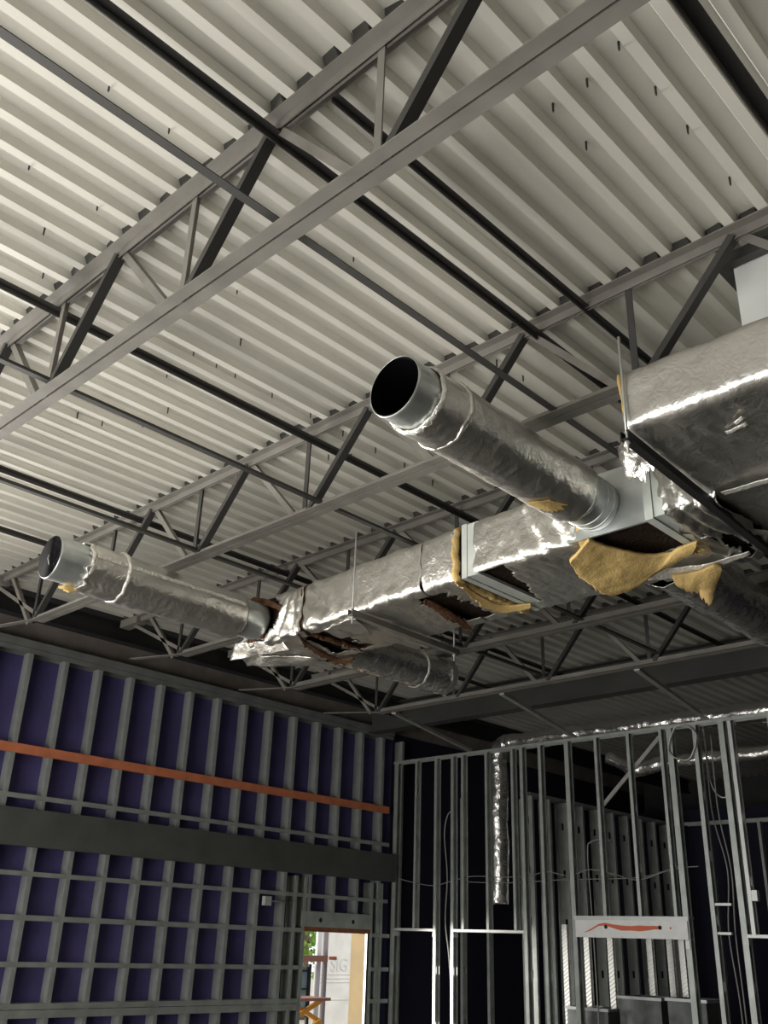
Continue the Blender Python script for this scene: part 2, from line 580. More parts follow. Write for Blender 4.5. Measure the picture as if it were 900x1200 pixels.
# left wall: studs every 16 inches
ys = [3.885 + 0.4064 * i for i in range(16)]
n = 0
for yv in ys:
    lab = '%s galvanized stud from the left along the purple wall' % ORD[n].capitalize()
    z0 = 0.02
    if 8.3 < yv < 9.4:
        z0 = 2.33
        lab += ', above the doorway'
    mbs = wall_stud_mb(yv, z0, 4.63)
    tag(mbs.build('wall_stud', M['stud'], loc=(XL, yv, z0)), lab[0].lower() + lab[1:], 'stud', 'studs of the purple wall')
    n += 1
for yv, lab in ((8.28, 'galvanized jamb stud on the left side of the bright doorway'), (9.44, 'galvanized jamb stud on the right side of the bright doorway'),
                (8.12, 'extra galvanized stud just left of the doorway jamb'), (9.62, 'extra galvanized stud between the doorway and the corner')):
    tag(stud_mb((XL, yv + 0.045, 0), X, Y, 0.02, 2.72, 0.045, holes=False).build('jamb_stud', M['stud'], loc=(XL, yv, 0)), lab, 'stud', 'jamb studs of the doorway')
# top and intermediate tracks
tt = MB()
track(tt, (XL + 0.012, -2.6, 4.66), (XL + 0.012, 9.78, 4.66), X, 0.160, 0.05)
tt.box((XL - 0.10, -2.6, 4.664), (XL + 0.035, 9.78, 4.74))
tag(tt.build('top_plate', M['plate'], loc=(XL, 3, 4.66)), 'grey steel plate along the top of the purple wall studs', 'top plate')


def strap(z, h, y0, y1, label, m_='stud', proud=0.006, name='blocking_strap', zslope=0):
    mb = MB()
    mb.box((XL, y0, z - h / 2), (XL + proud, y1, z + h / 2))
    # returned lips top and bottom
    mb.box((XL - 0.02, y0, z + h / 2 - 0.004), (XL + 0.0005, y1, z + h / 2))
    mb.box((XL - 0.02, y0, z - h / 2), (XL + 0.0005, y1, z - h / 2 + 0.004))
    tag(mb.build(name, M[m_], loc=(XL, y0, z)), label, 'strap', 'straps across the purple wall studs' if name == 'blocking_strap' else None)


strap(3.21, 0.045, 3.0, 9.75, 'flat galvanized strap just above the dark channel beam')
strap(2.505, 0.042, 3.0, 9.75, 'flat galvanized strap just below the dark channel beam')
strap(2.115, 0.048, 3.0, 8.27, 'flat galvanized strap on the purple wall, level with the doorway head')
strap(1.712, 0.044, 3.0, 8.27, 'flat galvanized strap midway between doorway head and sill track')
strap(2.09, 0.045, 9.46, 9.80, 'short upper galvanized strap right of the doorway')
strap(1.70, 0.045, 9.46, 9.80, 'short middle galvanized strap right of the doorway')
strap(1.34, 0.045, 9.46, 9.80, 'short lower galvanized strap right of the doorway')
strap(3.655, 0.09, 3.0, 9.72, 'long orange primed steel strap across the purple wall', 'orange', 0.018, 'orange_strap')
sl = MB()
track(sl, (XL + 0.014, 3.0, 1.385), (XL + 0.014, 8.27, 1.385), X, 0.166, 0.05)
sl.box((XL, 3.0, 1.262), (XL + 0.012, 8.27, 1.33))
tag(sl.build('sill_track', M['stud'], loc=(XL, 3, 1.38)), 'doubled galvanized track low on the purple wall, lowest in view', 'track')
cb = MB()
cb.prism((XL + 0.08, 2.6, 2.745), (XL + 0.08, 9.82, 2.745), X, Z, [(-0.075, 0), (0, 0), (0, 0.345), (-0.075, 0.345), (-0.075, 0.335), (-0.01, 0.335), (-0.01, 0.01), (-0.075, 0.01)])
tag(cb.build('channel_beam', M['beam'], loc=(XL, 3, 2.75)), 'broad dark steel channel beam running across the purple wall', 'beam')

# doorway: header plate, underside, right reveal
hd = thing('door_header', 'steel header over the bright doorway with two dark holes', 'header', (XL, 8.87, 2.12))
h1 = MB()
h1.box((XL + 0.001, 8.25, 2.155), (XL + 0.014, 9.46, 2.33))
h1.build('face_plate', M['stud'], hd)
MB().box((XL - 0.16, 8.30, 2.105), (XL + 0.018, 9.43, 2.156)).build('bottom_flange', M['rust'], hd)
for yv in (8.56, 9.12):
    MB().tube([(XL + 0.010, yv, 2.235), (XL + 0.0155, yv, 2.235)], 0.026, 14).build('bolt_hole', M['black'], hd)
struct('door_1', MB().box((XL - 0.285, 9.395, 0), (XL - 0.03, 9.415, 2.104)).box((XL - 0.285, 8.31, 0), (XL - 0.165, 8.335, 2.12)), M['tan'])
tag(MB().box((XL - 0.028, 9.390, 0.0), (XL + 0.003, 9.400, 2.106)).build('jamb_lit_edge', M['studlit'], loc=(XL, 9.39, 0)), 'metal jamb edge with painted-in light on the right side of the doorway', 'trim')  # lit edge of the jamb stud, its light put into a brighter colour
jb = thing('junction_box', 'small pale electrical box with conduit on the purple wall left of the doorway', 'junction box', (XL, 7.66, 2.42))
MB().box((XL + 0.006, 7.62, 2.36), (XL + 0.06, 7.72, 2.46)).build('box', M['studlit'], jb)
MB().tube([(XL + 0.03, 7.72, 2.41), (XL + 0.03, 8.05, 2.415)], 0.011, 8).build('conduit', M['cable'], jb)

# cross wall at the right
ztop = 4.325
tp = MB()
track(tp, (-9.27, YS - 0.004, ztop), (-2.6, YS - 0.004, ztop), -Y, 0.10, 0.036)
tag(tp.build('top_track', M['stud'], loc=(-9.2, YS, ztop)), 'galvanized top track along the cross wall of open studs', 'track')
cross = [(-9.25, 0.06, 0, 'corner'), (-8.87, 0.036, 2.19, 'c'), (-8.52, 0.041, 0, ''), (-8.235, 0.043, 0, ''), (-8.06, 0.036, 2.19, 'c'), (-7.67, 0.036, 2.19, 'c'),
         (-7.26, 0.036, 2.19, 'c'), (-7.12, 0.045, 0, ''), (-6.84, 0.041, 0, ''), (-6.455, 0.056, 0, ''), (-6.04, 0.036, 2.35, 'h'), (-5.61, 0.036, 2.35, 'h'),
         (-5.195, 0.034, 2.35, 'h'), (-5.10, 0.062, 0, ''), (-4.79, 0.045, 0, ''), (-4.49, 0.06, 0, ''), (-4.385, 0.04, 2.19, 'c'), (-3.95, 0.041, 2.19, 'c')]
for i, (xv, w_, z0, kind) in enumerate(cross):
    lab = '%s front-row stud from the corner in the cross wall' % ORD[i]
    if kind in ('c', 'h'):
        lab += ', ending on a header'
    tag(stud_mb((xv, YS, 0), -Y, -X, z0 + 0.004, ztop - 0.004, w_, 0.092).build('wall_stud', M['studlit' if xv == -4.385 else 'stud'], loc=(xv, YS, z0)), lab, 'stud', 'front row studs of the cross wall')  # one stud gets the lit, brighter copy of the colour


def header(x0, x1, z, label, h=0.034):
    mb = MB()
    mb.box((x0, YS - 0.003, z - h), (x1, YS + 0.092, z - h + 0.004)).box((x0, YS - 0.003, z - h), (x1, YS, z)).box((x0, YS + 0.089, z - h), (x1, YS + 0.092, z))
    for xx, s in ((x0, 1), (x1, -1)):
        mb.box((xx, YS - 0.004, z - h - 0.06), (xx + 0.004 * s, YS + 0.09, z - h))
    tag(mb.build('header_track', M['studlit'], loc=(x0, YS, z)), label, 'header', 'headers between the cross wall studs')


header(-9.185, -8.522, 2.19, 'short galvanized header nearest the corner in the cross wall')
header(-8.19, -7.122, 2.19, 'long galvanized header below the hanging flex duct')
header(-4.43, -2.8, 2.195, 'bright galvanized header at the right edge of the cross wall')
hb = thing('box_header', 'bright box header in the cross wall with an orange paint swipe', 'header', (-5.75, YS, 2.14))
MB().box((-6.40, YS - 0.02, 2.135), (-5.05, YS - 0.012, 2.335)).box((-6.40, YS - 0.012, 2.135), (-5.05, YS + 0.09, 2.14)).build('face_plate', M['header'], hb)
MB().box((-6.41, YS - 0.028, 2.325), (-5.03, YS + 0.092, 2.352)).box((-6.41, YS - 0.028, 2.31), (-5.03, YS - 0.022, 2.325)).build('top_flange', M['studlit'], hb)
MB().box((-5.09, YS - 0.014, 2.05), (-5.045, YS - 0.004, 2.12)).build('clip', M['studlit'], hb)
pr = MB()
path = [(-6.28, 2.185, 0.004), (-6.2, 2.215, 0.010), (-6.1, 2.262, 0.012), (-6.02, 2.272, 0.016), (-5.93, 2.255, 0.022), (-5.82, 2.238, 0.03), (-5.7, 2.236, 0.026), (-5.6, 2.238, 0.034), (-5.5, 2.24, 0.026), (-5.42, 2.246, 0.02), (-5.36, 2.244, 0.018)]
for i in range(len(path) - 1):
    (xa, za, ha), (xb_, zb_, hb_) = path[i], path[i + 1]
    pr.add([(xa, YS - 0.0215, za - ha), (xb_, YS - 0.0215, zb_ - hb_), (xb_, YS - 0.0215, zb_ + hb_ * 0.7), (xa, YS - 0.0215, za + ha * 0.7)], [(0, 1, 2, 3)])
pr.build('paint_swipe', M['redpaint'], hb)
pd = MB().tube([(-5.24, YS - 0.0195, 2.24), (-5.24, YS - 0.0215, 2.24)], 0.011, 8)
pd.build('paint_dot', M['redpaint'], hb)
for xv in (-6.01, -5.36):
    MB().tube([(xv, YS - 0.0195, 2.243), (xv, YS - 0.0225, 2.243)], 0.021, 14).build('bolt_hole', M['black'], hb)

# rooms behind the cross wall
ns = 0
for i in range(10):
    yv = 10.75 + 0.4064 * i
    tag(stud_mb((-7.6, yv, 0), X, -Y, 0.0, 3.86, 0.041, 0.15).build('partition_stud', M['stud'], loc=(-7.6, yv, 0)),
        '%s dim stud going away along the inner partition behind the cross wall' % ORD[i], 'stud', 'studs of the inner partition')
pt = MB()
track(pt, (-7.596, 10.7, 3.9), (-7.596, 14.9, 3.9), X, 0.158, 0.045)
tag(pt.build('top_track', M['stud'], loc=(-7.6, 11, 3.9)), 'dim galvanized top track sloping away on the inner partition', 'track')
for i in range(11):
    xv = -7.0 + 0.4064 * i
    tag(stud_mb((xv, 14.6, 0), -Y, X, 0.0, 3.86, 0.041, 0.092, False).build('partition_stud', M['stud'], loc=(xv, 14.6, 0)),
        '%s stud from the left in the farthest partition, seen through the cross wall' % ORD[i], 'stud', 'studs of the farthest partition')
pt = MB()
track(pt, (-7.4, 14.595, 3.9), (-2.4, 14.595, 3.9), -Y, 0.1, 0.05)
tag(pt.build('top_track', M['stud'], loc=(-7, 14.6, 3.9)), 'galvanized top track of the farthest partition, at the right edge', 'track')
struct('wall_inner', MB().box((-9.3, 15.4, 0), (4.0, 15.45, 4.2)), M['shadedboard'])
for i, xv in enumerate((-8.75, -8.5, -8.1, -7.95, -7.85)):
    tag(stud_mb((xv, 10.7 + 0.25 * i, 0), -Y, X, 0.0, 3.9, 0.041, 0.092).build('partition_stud', M['stud'], loc=(xv, 10.7, 0)),
        '%s dim stud from the corner in the short second row behind the flex duct' % ORD[i], 'stud', 'second row studs behind the flex duct')
for i, xv in enumerate((-7.08, -6.78, -6.46, -6.18, -5.92, -5.77)):
    mb = stud_mb((xv, 10.55 if i < 3 else 10.95, 0), -Y, -X, 0.0, 2.28, 0.07, 0.06, False)
    tag(mb.build('ridged_stud', M['ridged'], loc=(xv, 11.0, 0)), '%s bright ridged metal upright from the left, seen under the box header' % ORD[i], 'stud', 'ridged uprights under the box header')


def metal_box(x0, x1, y0, y1, h, label, m_='galv'):
    t = thing('duct_section', label, 'duct section', ((x0 + x1) / 2, y0, 0), 'loose duct sections on the floor')
    mb = MB()
    th = 0.006
    mb.box((x0, y0, 0), (x1, y0 + th, h)).box((x0, y1 - th, 0), (x1, y1, h)).box((x0, y0 + th, 0), (x0 + th, y1 - th, h)).box((x1 - th, y0 + th, 0), (x1, y1 - th, h))
    mb.build('shell', M['floorgalv'], t)
    fl = MB()
    fl.box((x0 - 0.02, y0 - 0.02, h - 0.03), (x1 + 0.02, y0, h)).box((x0 - 0.02, y1, h - 0.03), (x1 + 0.02, y1 + 0.02, h)).box((x0 - 0.02, y0, h - 0.03), (x0, y1, h)).box((x1, y0, h - 0.03), (x1 + 0.02, y1, h))
    fl.build('flange', M['galv'], t)


metal_box(-6.85, -6.32, 10.25, 10.7, 1.42, 'open sheet metal duct section standing lowest under the box header, left')
metal_box(-6.23, -5.72, 10.35, 10.8, 1.56, 'taller sheet metal duct section under the middle of the box header')
metal_box(-5.64, -5.2, 10.35, 10.8, 1.57, 'dark sheet metal duct section under the right end of the box header', 'galv')


# ------------------------------------------------------------------ foil ducts
def ridge(p, s):
    return 1.0 - abs(noise.noise(Vector(p) * s)) * 2.2


def wr(p, seed, amp):
    q = Vector(p) + Vector((seed * 3.1, seed * 1.7, seed * 5.3))
    return amp * (0.9 * noise.noise(q * 4.0) + 0.30 * ridge(q, 8.0) + 0.10 * ridge(q, 21.0))


def rrect(u, yn, yf, zb, zt, r=0.05):
    """point and outward normal on a rounded rectangle, u in 0..1 from the near bottom corner up the near face, over, down, back"""
    h, w_ = zt - zb, yf - yn
    L = 2 * (h + w_)
    s = (u % 1.0) * L
    if s < h:
        p, nrm = (yn, zb + s), (-1, 0)
    elif s < h + w_:
        p, nrm = (yn + s - h, zt), (0, 1)
    elif s < 2 * h + w_:
        p, nrm = (yf, zt - (s - h - w_)), (1, 0)
    else:
        p, nrm = (yf - (s - 2 * h - w_), zb), (0, -1)
    # round the corner by pulling towards the inset rectangle
    cyy = min(max(p[0], yn + r), yf - r)
    czz = min(max(p[1], zb + r), zt - r)
    dy, dz = p[0] - cyy, p[1] - czz
    l = math.hypot(dy, dz)
    if l > r:
        p = (cyy + dy / l * r, czz + dz / l * r)
        nrm = (dy / l, dz / l)
    return p, nrm


def jacket(x0, x1, yn, yf, zb, zt, seed, amp, parent, m_='foil', keep=None, jag0=0.0, jag1=0.0, fold=None, res=0.016, name='foil_jacket'):
    """wrinkled foil sleeve along X; yn may be a function of x"""
    L = 2 * ((zt - zb) + (yf - (yn(x0) if callable(yn) else yn)))
    nu = max(4, int((x1 - x0) / res))
    nv = max(24, int(L / res))

    def fn(a, u):
        xx = x0 + a * (x1 - x0)
        y_ = yn(xx) if callable(yn) else yn
        p, nm = rrect(u, y_, yf, zb, zt)
        q = (xx, p[0], p[1])
        d = wr(q, seed, amp)
        lo = max(0.0, 1 - abs(p[1] - zb - 0.04) / 0.16)
        d += amp * 0.55 * lo * noise.noise(Vector((xx * 26 + seed, p[1] * 7, p[0] * 6))) + amp * 0.22 * lo * noise.noise(Vector((xx * 60 + seed, p[1] * 16, p[0] * 12)))
        if fold:
            d += fold(xx, u)
        xj = xx
        if jag0 and a < 0.5:
            xj += jag0 * (1 - 2 * a) * noise.noise(Vector((u * 24 + seed, seed, 0)))
        if jag1 and a > 0.5:
            xj += jag1 * (2 * a - 1) * noise.noise(Vector((u * 24 + seed, seed + 9, 0)))
        return (xj, p[0] + nm[0] * d, p[1] + nm[1] * d)

    def kp(a, u):
        return keep(x0 + a * (x1 - x0), u) if keep else True
    o = MB().grid(fn, nu, nv, kp, close=True).build(name, M[m_], parent)
    solid(o, 0.003, -1)
    return o


def wool_rim(pts, w_, t_, seed, parent, m_='wool', name='torn_insulation'):
    """ragged rope of insulation along a polyline"""
    P = []
    for i in range(len(pts) - 1):
        a, b = Vector(pts[i]), Vector(pts[i + 1])
        k = max(2, int((b - a).length / 0.02))
        P += [a.lerp(b, j / k) for j in range(k)]
    P.append(Vector(pts[-1]))
    rs = []
    for p in P:
        rs.append(w_ * (0.75 + 0.7 * noise.noise(p * 14 + Vector((seed, 0, 0)))))
    P = [p + Vector((noise.noise(p * 9 + Vector((seed, 5, 0))), noise.noise(p * 9 + Vector((0, seed, 3))), noise.noise(p * 9 + Vector((7, 1, seed))))) * t_ for p in P]
    return MB().tube(P, rs, 9).build(name, M[m_], parent)


def sheet(corners, nu, nv, seed, amp, parent, m_, name, t=0.02, sag=0.0, rag=0.0):
    """flexible torn flap: bilinear patch of four corners with noise, sag and ragged edge"""
    A, B, C_, D = [Vector(c) for c in corners]

    def fn(a, b):
        a2 = a
        b2 = b
        if rag:
            e = noise.noise(Vector((a * 9 + seed, b * 9, seed)))
            b2 = b + rag * e * b
        p = A.lerp(B, a2).lerp(D.lerp(C_, a2), b2)
        q = p * 7 + Vector((seed, seed * 2, 0))
        p = p + Vector((noise.noise(q), noise.noise(q + Vector((9, 0, 0))), noise.noise(q + Vector((0, 9, 0))))) * amp
        q = p * 19 + Vector((seed, seed * 2, 0))
        p = p + Vector((noise.noise(q), noise.noise(q + Vector((9, 0, 0))), noise.noise(q + Vector((0, 9, 0))))) * amp * 0.4
        p.z -= sag * math.sin(math.pi * a) * b
        return p
    o = MB().grid(fn, nu, nv).build(name, M[m_], parent)
    return solid(o, t, 0)




def curve_at(pts, a):
    pts = [Vector(p) for p in pts]
    f = a * (len(pts) - 1)
    i = min(int(f), len(pts) - 2)
    t = f - i
    p0, p1, p2, p3 = pts[max(i - 1, 0)], pts[i], pts[i + 1], pts[min(i + 2, len(pts) - 1)]
    return 0.5 * ((2 * p1) + (p2 - p0) * t + (2 * p0 - 5 * p1 + 4 * p2 - p3) * t * t + (3 * p1 - p0 - 3 * p2 + p3) * t ** 3)


def flap(top, bot, nu, nv, seed, amp, parent, m_, name, t=0.02, belly=0.0, rag=0.0):
    """torn blanket between two free-hand edges"""
    def fn(a, b):
        e = rag * noise.noise(Vector((a * 17 + seed, seed, 0))) + 0.6 * rag * noise.noise(Vector((a * 45 + seed, seed, 4)))
        b2 = b * (1 + e)
        p = curve_at(top, a).lerp(curve_at(bot, a), b2)
        q = p * 6 + Vector((seed, seed * 2, 0))
        p = p + Vector((noise.noise(q), noise.noise(q + Vector((9, 0, 0))), noise.noise(q + Vector((0, 9, 0))))) * amp * min(1.0, b * 4)
        q = p * 22
        p = p + Vector((0, 0, 1)) * noise.noise(q) * amp * 0.25
        p.z -= belly * math.sin(math.pi * min(1, max(0, b2))) * math.sin(math.pi * a)
        return p
    o = MB().grid(fn, nu, nv).build(name, M[m_], parent)
    return solid(o, t, 0)


ZB, ZT = 3.985, 4.335


def tyn(xx):
    """near face of the trunk leans a little"""
    return 4.045 + (-2.6 - xx) * 0.062


TYF = 4.84
trunk = thing('trunk_duct', 'long rectangular foil-wrapped trunk duct with torn insulation, middle of the picture', 'duct', (-3.6, 4.45, ZB))
# inner sheet metal body and the dark liner seen through the tears
body = MB()
for (xa, xb_) in ((-5.45, -3.3), (-3.3, -1.7)):
    a, b = tyn(xa) + 0.035, tyn(xb_) + 0.035
    body.add([(xa, a, ZB + 0.035), (xb_, b, ZB + 0.035), (xb_, TYF - 0.035, ZB + 0.035), (xa, TYF - 0.035, ZB + 0.035),
              (xa, a, ZT - 0.035), (xb_, b, ZT - 0.035), (xb_, TYF - 0.035, ZT - 0.035), (xa, TYF - 0.035, ZT - 0.035)],
             [(0, 3, 2, 1), (4, 5, 6, 7), (0, 1, 5, 4), (1, 2, 6, 5), (2, 3, 7, 6), (3, 0, 4, 7)])
body.build('duct_liner', M['wooldark'], trunk)


def perim(xx, y, z=None):
    h, w_ = ZT - ZB, TYF - tyn(xx)
    return h, w_, 2 * (h + w_)


def bottom_y(xx, u):
    """y of parameter u when it lies on the bottom, else None"""
    h, w_, L = perim(xx, 0)
    s = u * L
    if s > 2 * h + w_:
        return TYF - (s - 2 * h - w_)
    return None


def near_z(xx, u):
    h, w_, L = perim(xx, 0)
    s = u * L
    return ZB + s if s < h else None


# 1 left end section around the small round branch
def keep1(xx, u):
    nz = near_z(xx, u)
    by = bottom_y(xx, u)
    e = 0.03 * noise.noise(Vector((xx * 20, u * 40, 1)))
    if nz is not None and (xx + 5.33) ** 2 / 0.033 + (nz - 4.19) ** 2 / 0.022 < 1 + 6 * e:
        return False
    if by is not None and abs(xx + 4.93 - (by - 4.45) * -0.25) < 0.07 + e and 4.27 < by < 4.72:
        return False
    return True


def fold1(xx, u):
    nz = near_z(xx, u)
    if nz is None:
        return 0
    # gathers that fan out from the slit
    return 0.022 * math.sin((xx + 4.95) * 48 / (0.35 + (4.33 - nz) * 3.2)) * (4.35 - nz) / 0.3


jacket(-5.62, -4.88, tyn, TYF, ZB, ZT, 1, 0.022, trunk, 'foil', keep1, 0.16, 0.05, fold1)


def keep2(xx, u):
    by = bottom_y(xx, u)
    e = 0.05 * noise.noise(Vector((xx * 14, u * 30, 4)))
    if by is not None and xx < -4.7 and 4.27 < by < 4.74 and xx < -4.83 + 0.12 + e * 2:
        return False
    if by is not None and xx > -3.80 + e and 4.2 < by < 4.7:
        return False
    return True


def fold2(xx, u):
    nz = near_z(xx, u)
    f = 0
    if nz is not None:
        f += 0.018 * math.exp(-((xx + 4.72) / 0.12) ** 2) * math.sin(nz * 26 + xx * 22)
        f += 0.012 * math.exp(-((nz - ZB - 0.05) / 0.07) ** 2) * (0.5 + 0.5 * math.sin(xx * 38))
    return f


jacket(-4.86, -3.69, tyn, TYF, ZB, ZT, 2, 0.014, trunk, 'foil', keep2, 0.04, 0.02, fold2)
jacket(-3.68, -3.40, tyn, TYF, ZB, ZT, 3, 0.016, trunk, 'foil', lambda xx, u: not (bottom_y(xx, u) is not None and xx < -3.57 + 0.04 * noise.noise(Vector((u * 50, xx * 9, 0))) and 4.2 < bottom_y(xx, u) < 4.72), 0.015, 0.04)


def fold4(xx, u):
    nz = near_z(xx, u)
    if nz is None:
        return 0
    return 0.012 * math.sin((xx + 2.55) * 40 + nz * 22) * max(0, min(1, (xx + 3.05) / 0.4))


def keep4(xx, u):
    by = bottom_y(xx, u)
    e = 0.05 * noise.noise(Vector((xx * 11, u * 25, 8)))
    if by is not None and xx < -3.02 - (by - 4.1) * 0.3 + e and by < 4.7 and xx < -3.03:
        return False
    return True


jacket(-3.24, -2.44, tyn, TYF, ZB, ZT, 4, 0.014, trunk, 'foil', keep4, 0.02, 0.06, fold4)


# bare flange seam of two zinc channels
def ring(x0, x1, grow, m_, name):
    mb = MB()
    xm = (x0 + x1) / 2
    a, b = tyn(xm) - grow, TYF + grow
    for (y0, y1, z0, z1) in ((a, a + 0.02, ZB - grow, ZT + grow), (b - 0.02, b, ZB - grow, ZT + grow), (a + 0.02, b - 0.02, ZB - grow, ZB - grow + 0.02), (a + 0.02, b - 0.02, ZT + grow - 0.02, ZT + grow)):
        mb.box((x0, y0, z0), (x1, y1, z1))
    return mb.build(name, M[m_], trunk)


ring(-3.345, -3.305, 0.0, 'zinc', 'flange_seam')
ring(-3.302, -3.215, -0.006, 'zinc', 'flange_seam')


def batt_edge(xe, th, grow0, grow1, seed, m_, jag, name='torn_insulation'):
    """the cut edge of the insulation seen at the end of a jacket section"""
    mb = MB()
    h_, w2, L = perim(xe, 0)
    nu_ = 260
    yn_ = tyn(xe)

    def fn(a, b):
        p, nm = rrect(a, yn_, TYF, ZB, ZT)
        # loop around the thick rim: inner-left, inner-right, outer-right, outer-left
        gx, gr = [(-th, -grow0), (0, -grow0), (th * 0.35, (grow1 - grow0) / 2), (0, grow1), (-th, grow1)][int(round(b * 5)) % 5]
        q = Vector((a * 60, seed, b * 3))
        jx = jag * (noise.noise(Vector((a * 30, seed, 0))) + 0.5 * noise.noise(q * 2.0))
        jr = 0.5 * jag * noise.noise(Vector((a * 70, seed + 3, b * 4)))
        return (xe + gx + jx, p[0] + nm[0] * (gr + jr), p[1] + nm[1] * (gr + jr))
    return mb.grid(fn, nu_, 5, close=True).build(name, M[m_], trunk)


batt_edge(-3.385, 0.03, 0.03, 0.012, 2, 'wool', 0.016)
flap([(-3.362, 4.086, 3.975), (-3.397, 4.250, 3.970), (-3.424, 4.428, 3.970), (-3.409, 4.584, 3.970), (-3.266, 4.676, 3.970)],
     [(-3.362, 4.055, 3.955), (-3.419, 4.220, 3.950), (-3.470, 4.400, 3.950), (-3.467, 4.615, 3.945), (-3.289, 4.707, 3.955)], 60, 8, 3, 0.010, trunk, 'wool', 'torn_insulation', 0.012, 0, 0.4)
flap([(-3.729, 4.204, 3.975), (-3.716, 4.279, 3.970), (-3.747, 4.467, 3.970), (-3.798, 4.677, 3.965)],
     [(-3.730, 4.189, 3.960), (-3.773, 4.304, 3.955), (-3.816, 4.514, 3.950), (-3.864, 4.859, 3.940)], 50, 8, 4, 0.012, trunk, 'woolbrown', 'torn_insulation', 0.010, 0, 0.5)
flap([(-4.914, 4.207, 3.980), (-5.005, 4.356, 3.970), (-5.097, 4.594, 3.965), (-5.118, 4.810, 3.965), (-5.011, 4.832, 3.965)],
     [(-4.927, 4.188, 3.965), (-5.046, 4.369, 3.955), (-5.153, 4.630, 3.950), (-5.183, 4.874, 3.950), (-5.031, 4.861, 3.955)], 50, 8, 5, 0.012, trunk, 'woolbrown', 'torn_insulation', 0.010, 0, 0.5)
flap([(-5.55, tyn(-5.5) - 0.02, 4.30), (-5.40, tyn(-5.4) - 0.07, 4.335), (-5.22, tyn(-5.2) - 0.03, 4.27), (-5.12, tyn(-5.1) - 0.01, 4.20)],
     [(-5.52, tyn(-5.5) - 0.03, 4.26), (-5.38, tyn(-5.4) - 0.06, 4.295), (-5.24, tyn(-5.2) - 0.02, 4.235), (-5.13, tyn(-5.1) + 0.0, 4.18)], 40, 8, 6, 0.012, trunk, 'woolbrown', 'torn_insulation', 0.02, 0, 0.3)
flap([(-5.46, tyn(-5.4) - 0.02, 4.13), (-5.40, tyn(-5.4) - 0.05, 4.10), (-5.32, tyn(-5.3) - 0.02, 4.13)],
     [(-5.50, tyn(-5.4) - 0.02, 4.03), (-5.42, tyn(-5.4) - 0.05, 4.005), (-5.30, tyn(-5.3) - 0.02, 4.03)], 24, 12, 7, 0.016, trunk, 'woolbrown', 'torn_insulation', 0.02, 0, 0.3)
batt_edge(-4.885, 0.02, 0.03, 0.008, 9, 'woolbrown', 0.012)
# foil flaps hanging at the left end
sheet([(-5.62, 4.16, 4.03), (-5.18, 4.26, 4.0), (-5.15, 4.34, 3.935), (-5.68, 4.2, 3.91)], 26, 12, 3, 0.02, trunk, 'foil', 'foil_flap', 0.004)
sheet([(-5.66, 4.28, 3.96), (-5.22, 4.62, 3.96), (-5.2, 4.72, 3.92), (-5.7, 4.36, 3.90)], 26, 12, 5, 0.02, trunk, 'foil', 'foil_flap', 0.004)
sheet([(-4.70, 4.22, 3.975), (-4.34, 4.19, 3.965), (-4.42, 4.45, 3.94), (-4.66, 4.36, 3.94)], 22, 14, 8, 0.02, trunk, 'foil', 'foil_flap', 0.004)
# take-off: bare metal face around the larger round branch, corner seam
tk = MB()
yv = tyn(-2.3)
tk.box((-2.56, yv + 0.005, ZB + 0.0), (-2.06, yv + 0.02, ZT))
tk.build('takeoff_plate', M['galv'], trunk)
ring(-2.085, -2.04, 0.008, 'zinc', 'flange_seam')
ring(-2.035, -1.98, 0.0, 'zinc', 'flange_seam')


def keep5(xx, u):
    by = bottom_y(xx, u)
    if by is not None and 4.45 < by < 4.75 and abs(xx + 1.86 - 0.04 * noise.noise(Vector((by * 9, 0, 0)))) < 0.035:
        return False
    return True


jacket(-2.0, -1.70, tyn, TYF, ZB, ZT, 6, 0.03, trunk, 'foil', keep5, 0.05, 0.05, lambda xx, u: 0.015 * math.sin(xx * 70 + u * 20), 0.013)
# bottom of the take-off bay: hole with the fallen insulation blanket below it
sheet([(-2.42, 4.50, ZB - 0.0), (-1.95, 4.40, ZB - 0.0), (-1.9, TYF, ZB - 0.01), (-2.42, TYF, ZB - 0.01)], 22, 22, 11, 0.012, trunk, 'foil', 'foil_flap', 0.004)
flap([(-2.429, 4.027, 3.975), (-2.391, 4.149, 3.965), (-2.330, 4.244, 3.950), (-2.267, 4.357, 3.950), (-2.168, 4.407, 3.955), (-2.076, 4.374, 3.955), (-1.987, 4.358, 3.955)],
     [(-2.609, 4.111, 3.925), (-2.649, 4.279, 3.900), (-2.659, 4.467, 3.875), (-2.623, 4.588, 3.865), (-2.501, 4.591, 3.885), (-2.346, 4.539, 3.915), (-2.053, 4.438, 3.940)],
     90, 34, 12, 0.013, trunk, 'wool', 'insulation_blanket', 0.02, 0.015, 0.07)
flap([(-2.20, 4.44, 3.965), (-2.12, 4.40, 3.965), (-2.03, 4.40, 3.965)], [(-2.20, 4.50, 3.945), (-2.10, 4.47, 3.94), (-2.0, 4.47, 3.945)], 30, 10, 13, 0.014, trunk, 'wool', 'torn_insulation', 0.015, 0, 0.5)
flap([(-2.50, 4.03, 4.07), (-2.47, 4.025, 4.07)], [(-2.50, 4.06, 3.965), (-2.44, 4.08, 3.965)], 6, 16, 14, 0.01, trunk, 'wool', 'torn_insulation', 0.012, 0, 0.1)
flap([(-2.276, 4.629, 3.915), (-2.202, 4.655, 3.915), (-2.117, 4.656, 3.915), (-2.038, 4.638, 3.920), (-2.013, 4.674, 3.915)],
     [(-2.300, 4.717, 3.885), (-2.279, 4.806, 3.875), (-2.241, 4.873, 3.875), (-2.240, 4.989, 3.845), (-2.064, 4.766, 3.895)], 50, 22, 15, 0.018, trunk, 'wool', 'torn_insulation', 0.02, 0.015, 0.25)
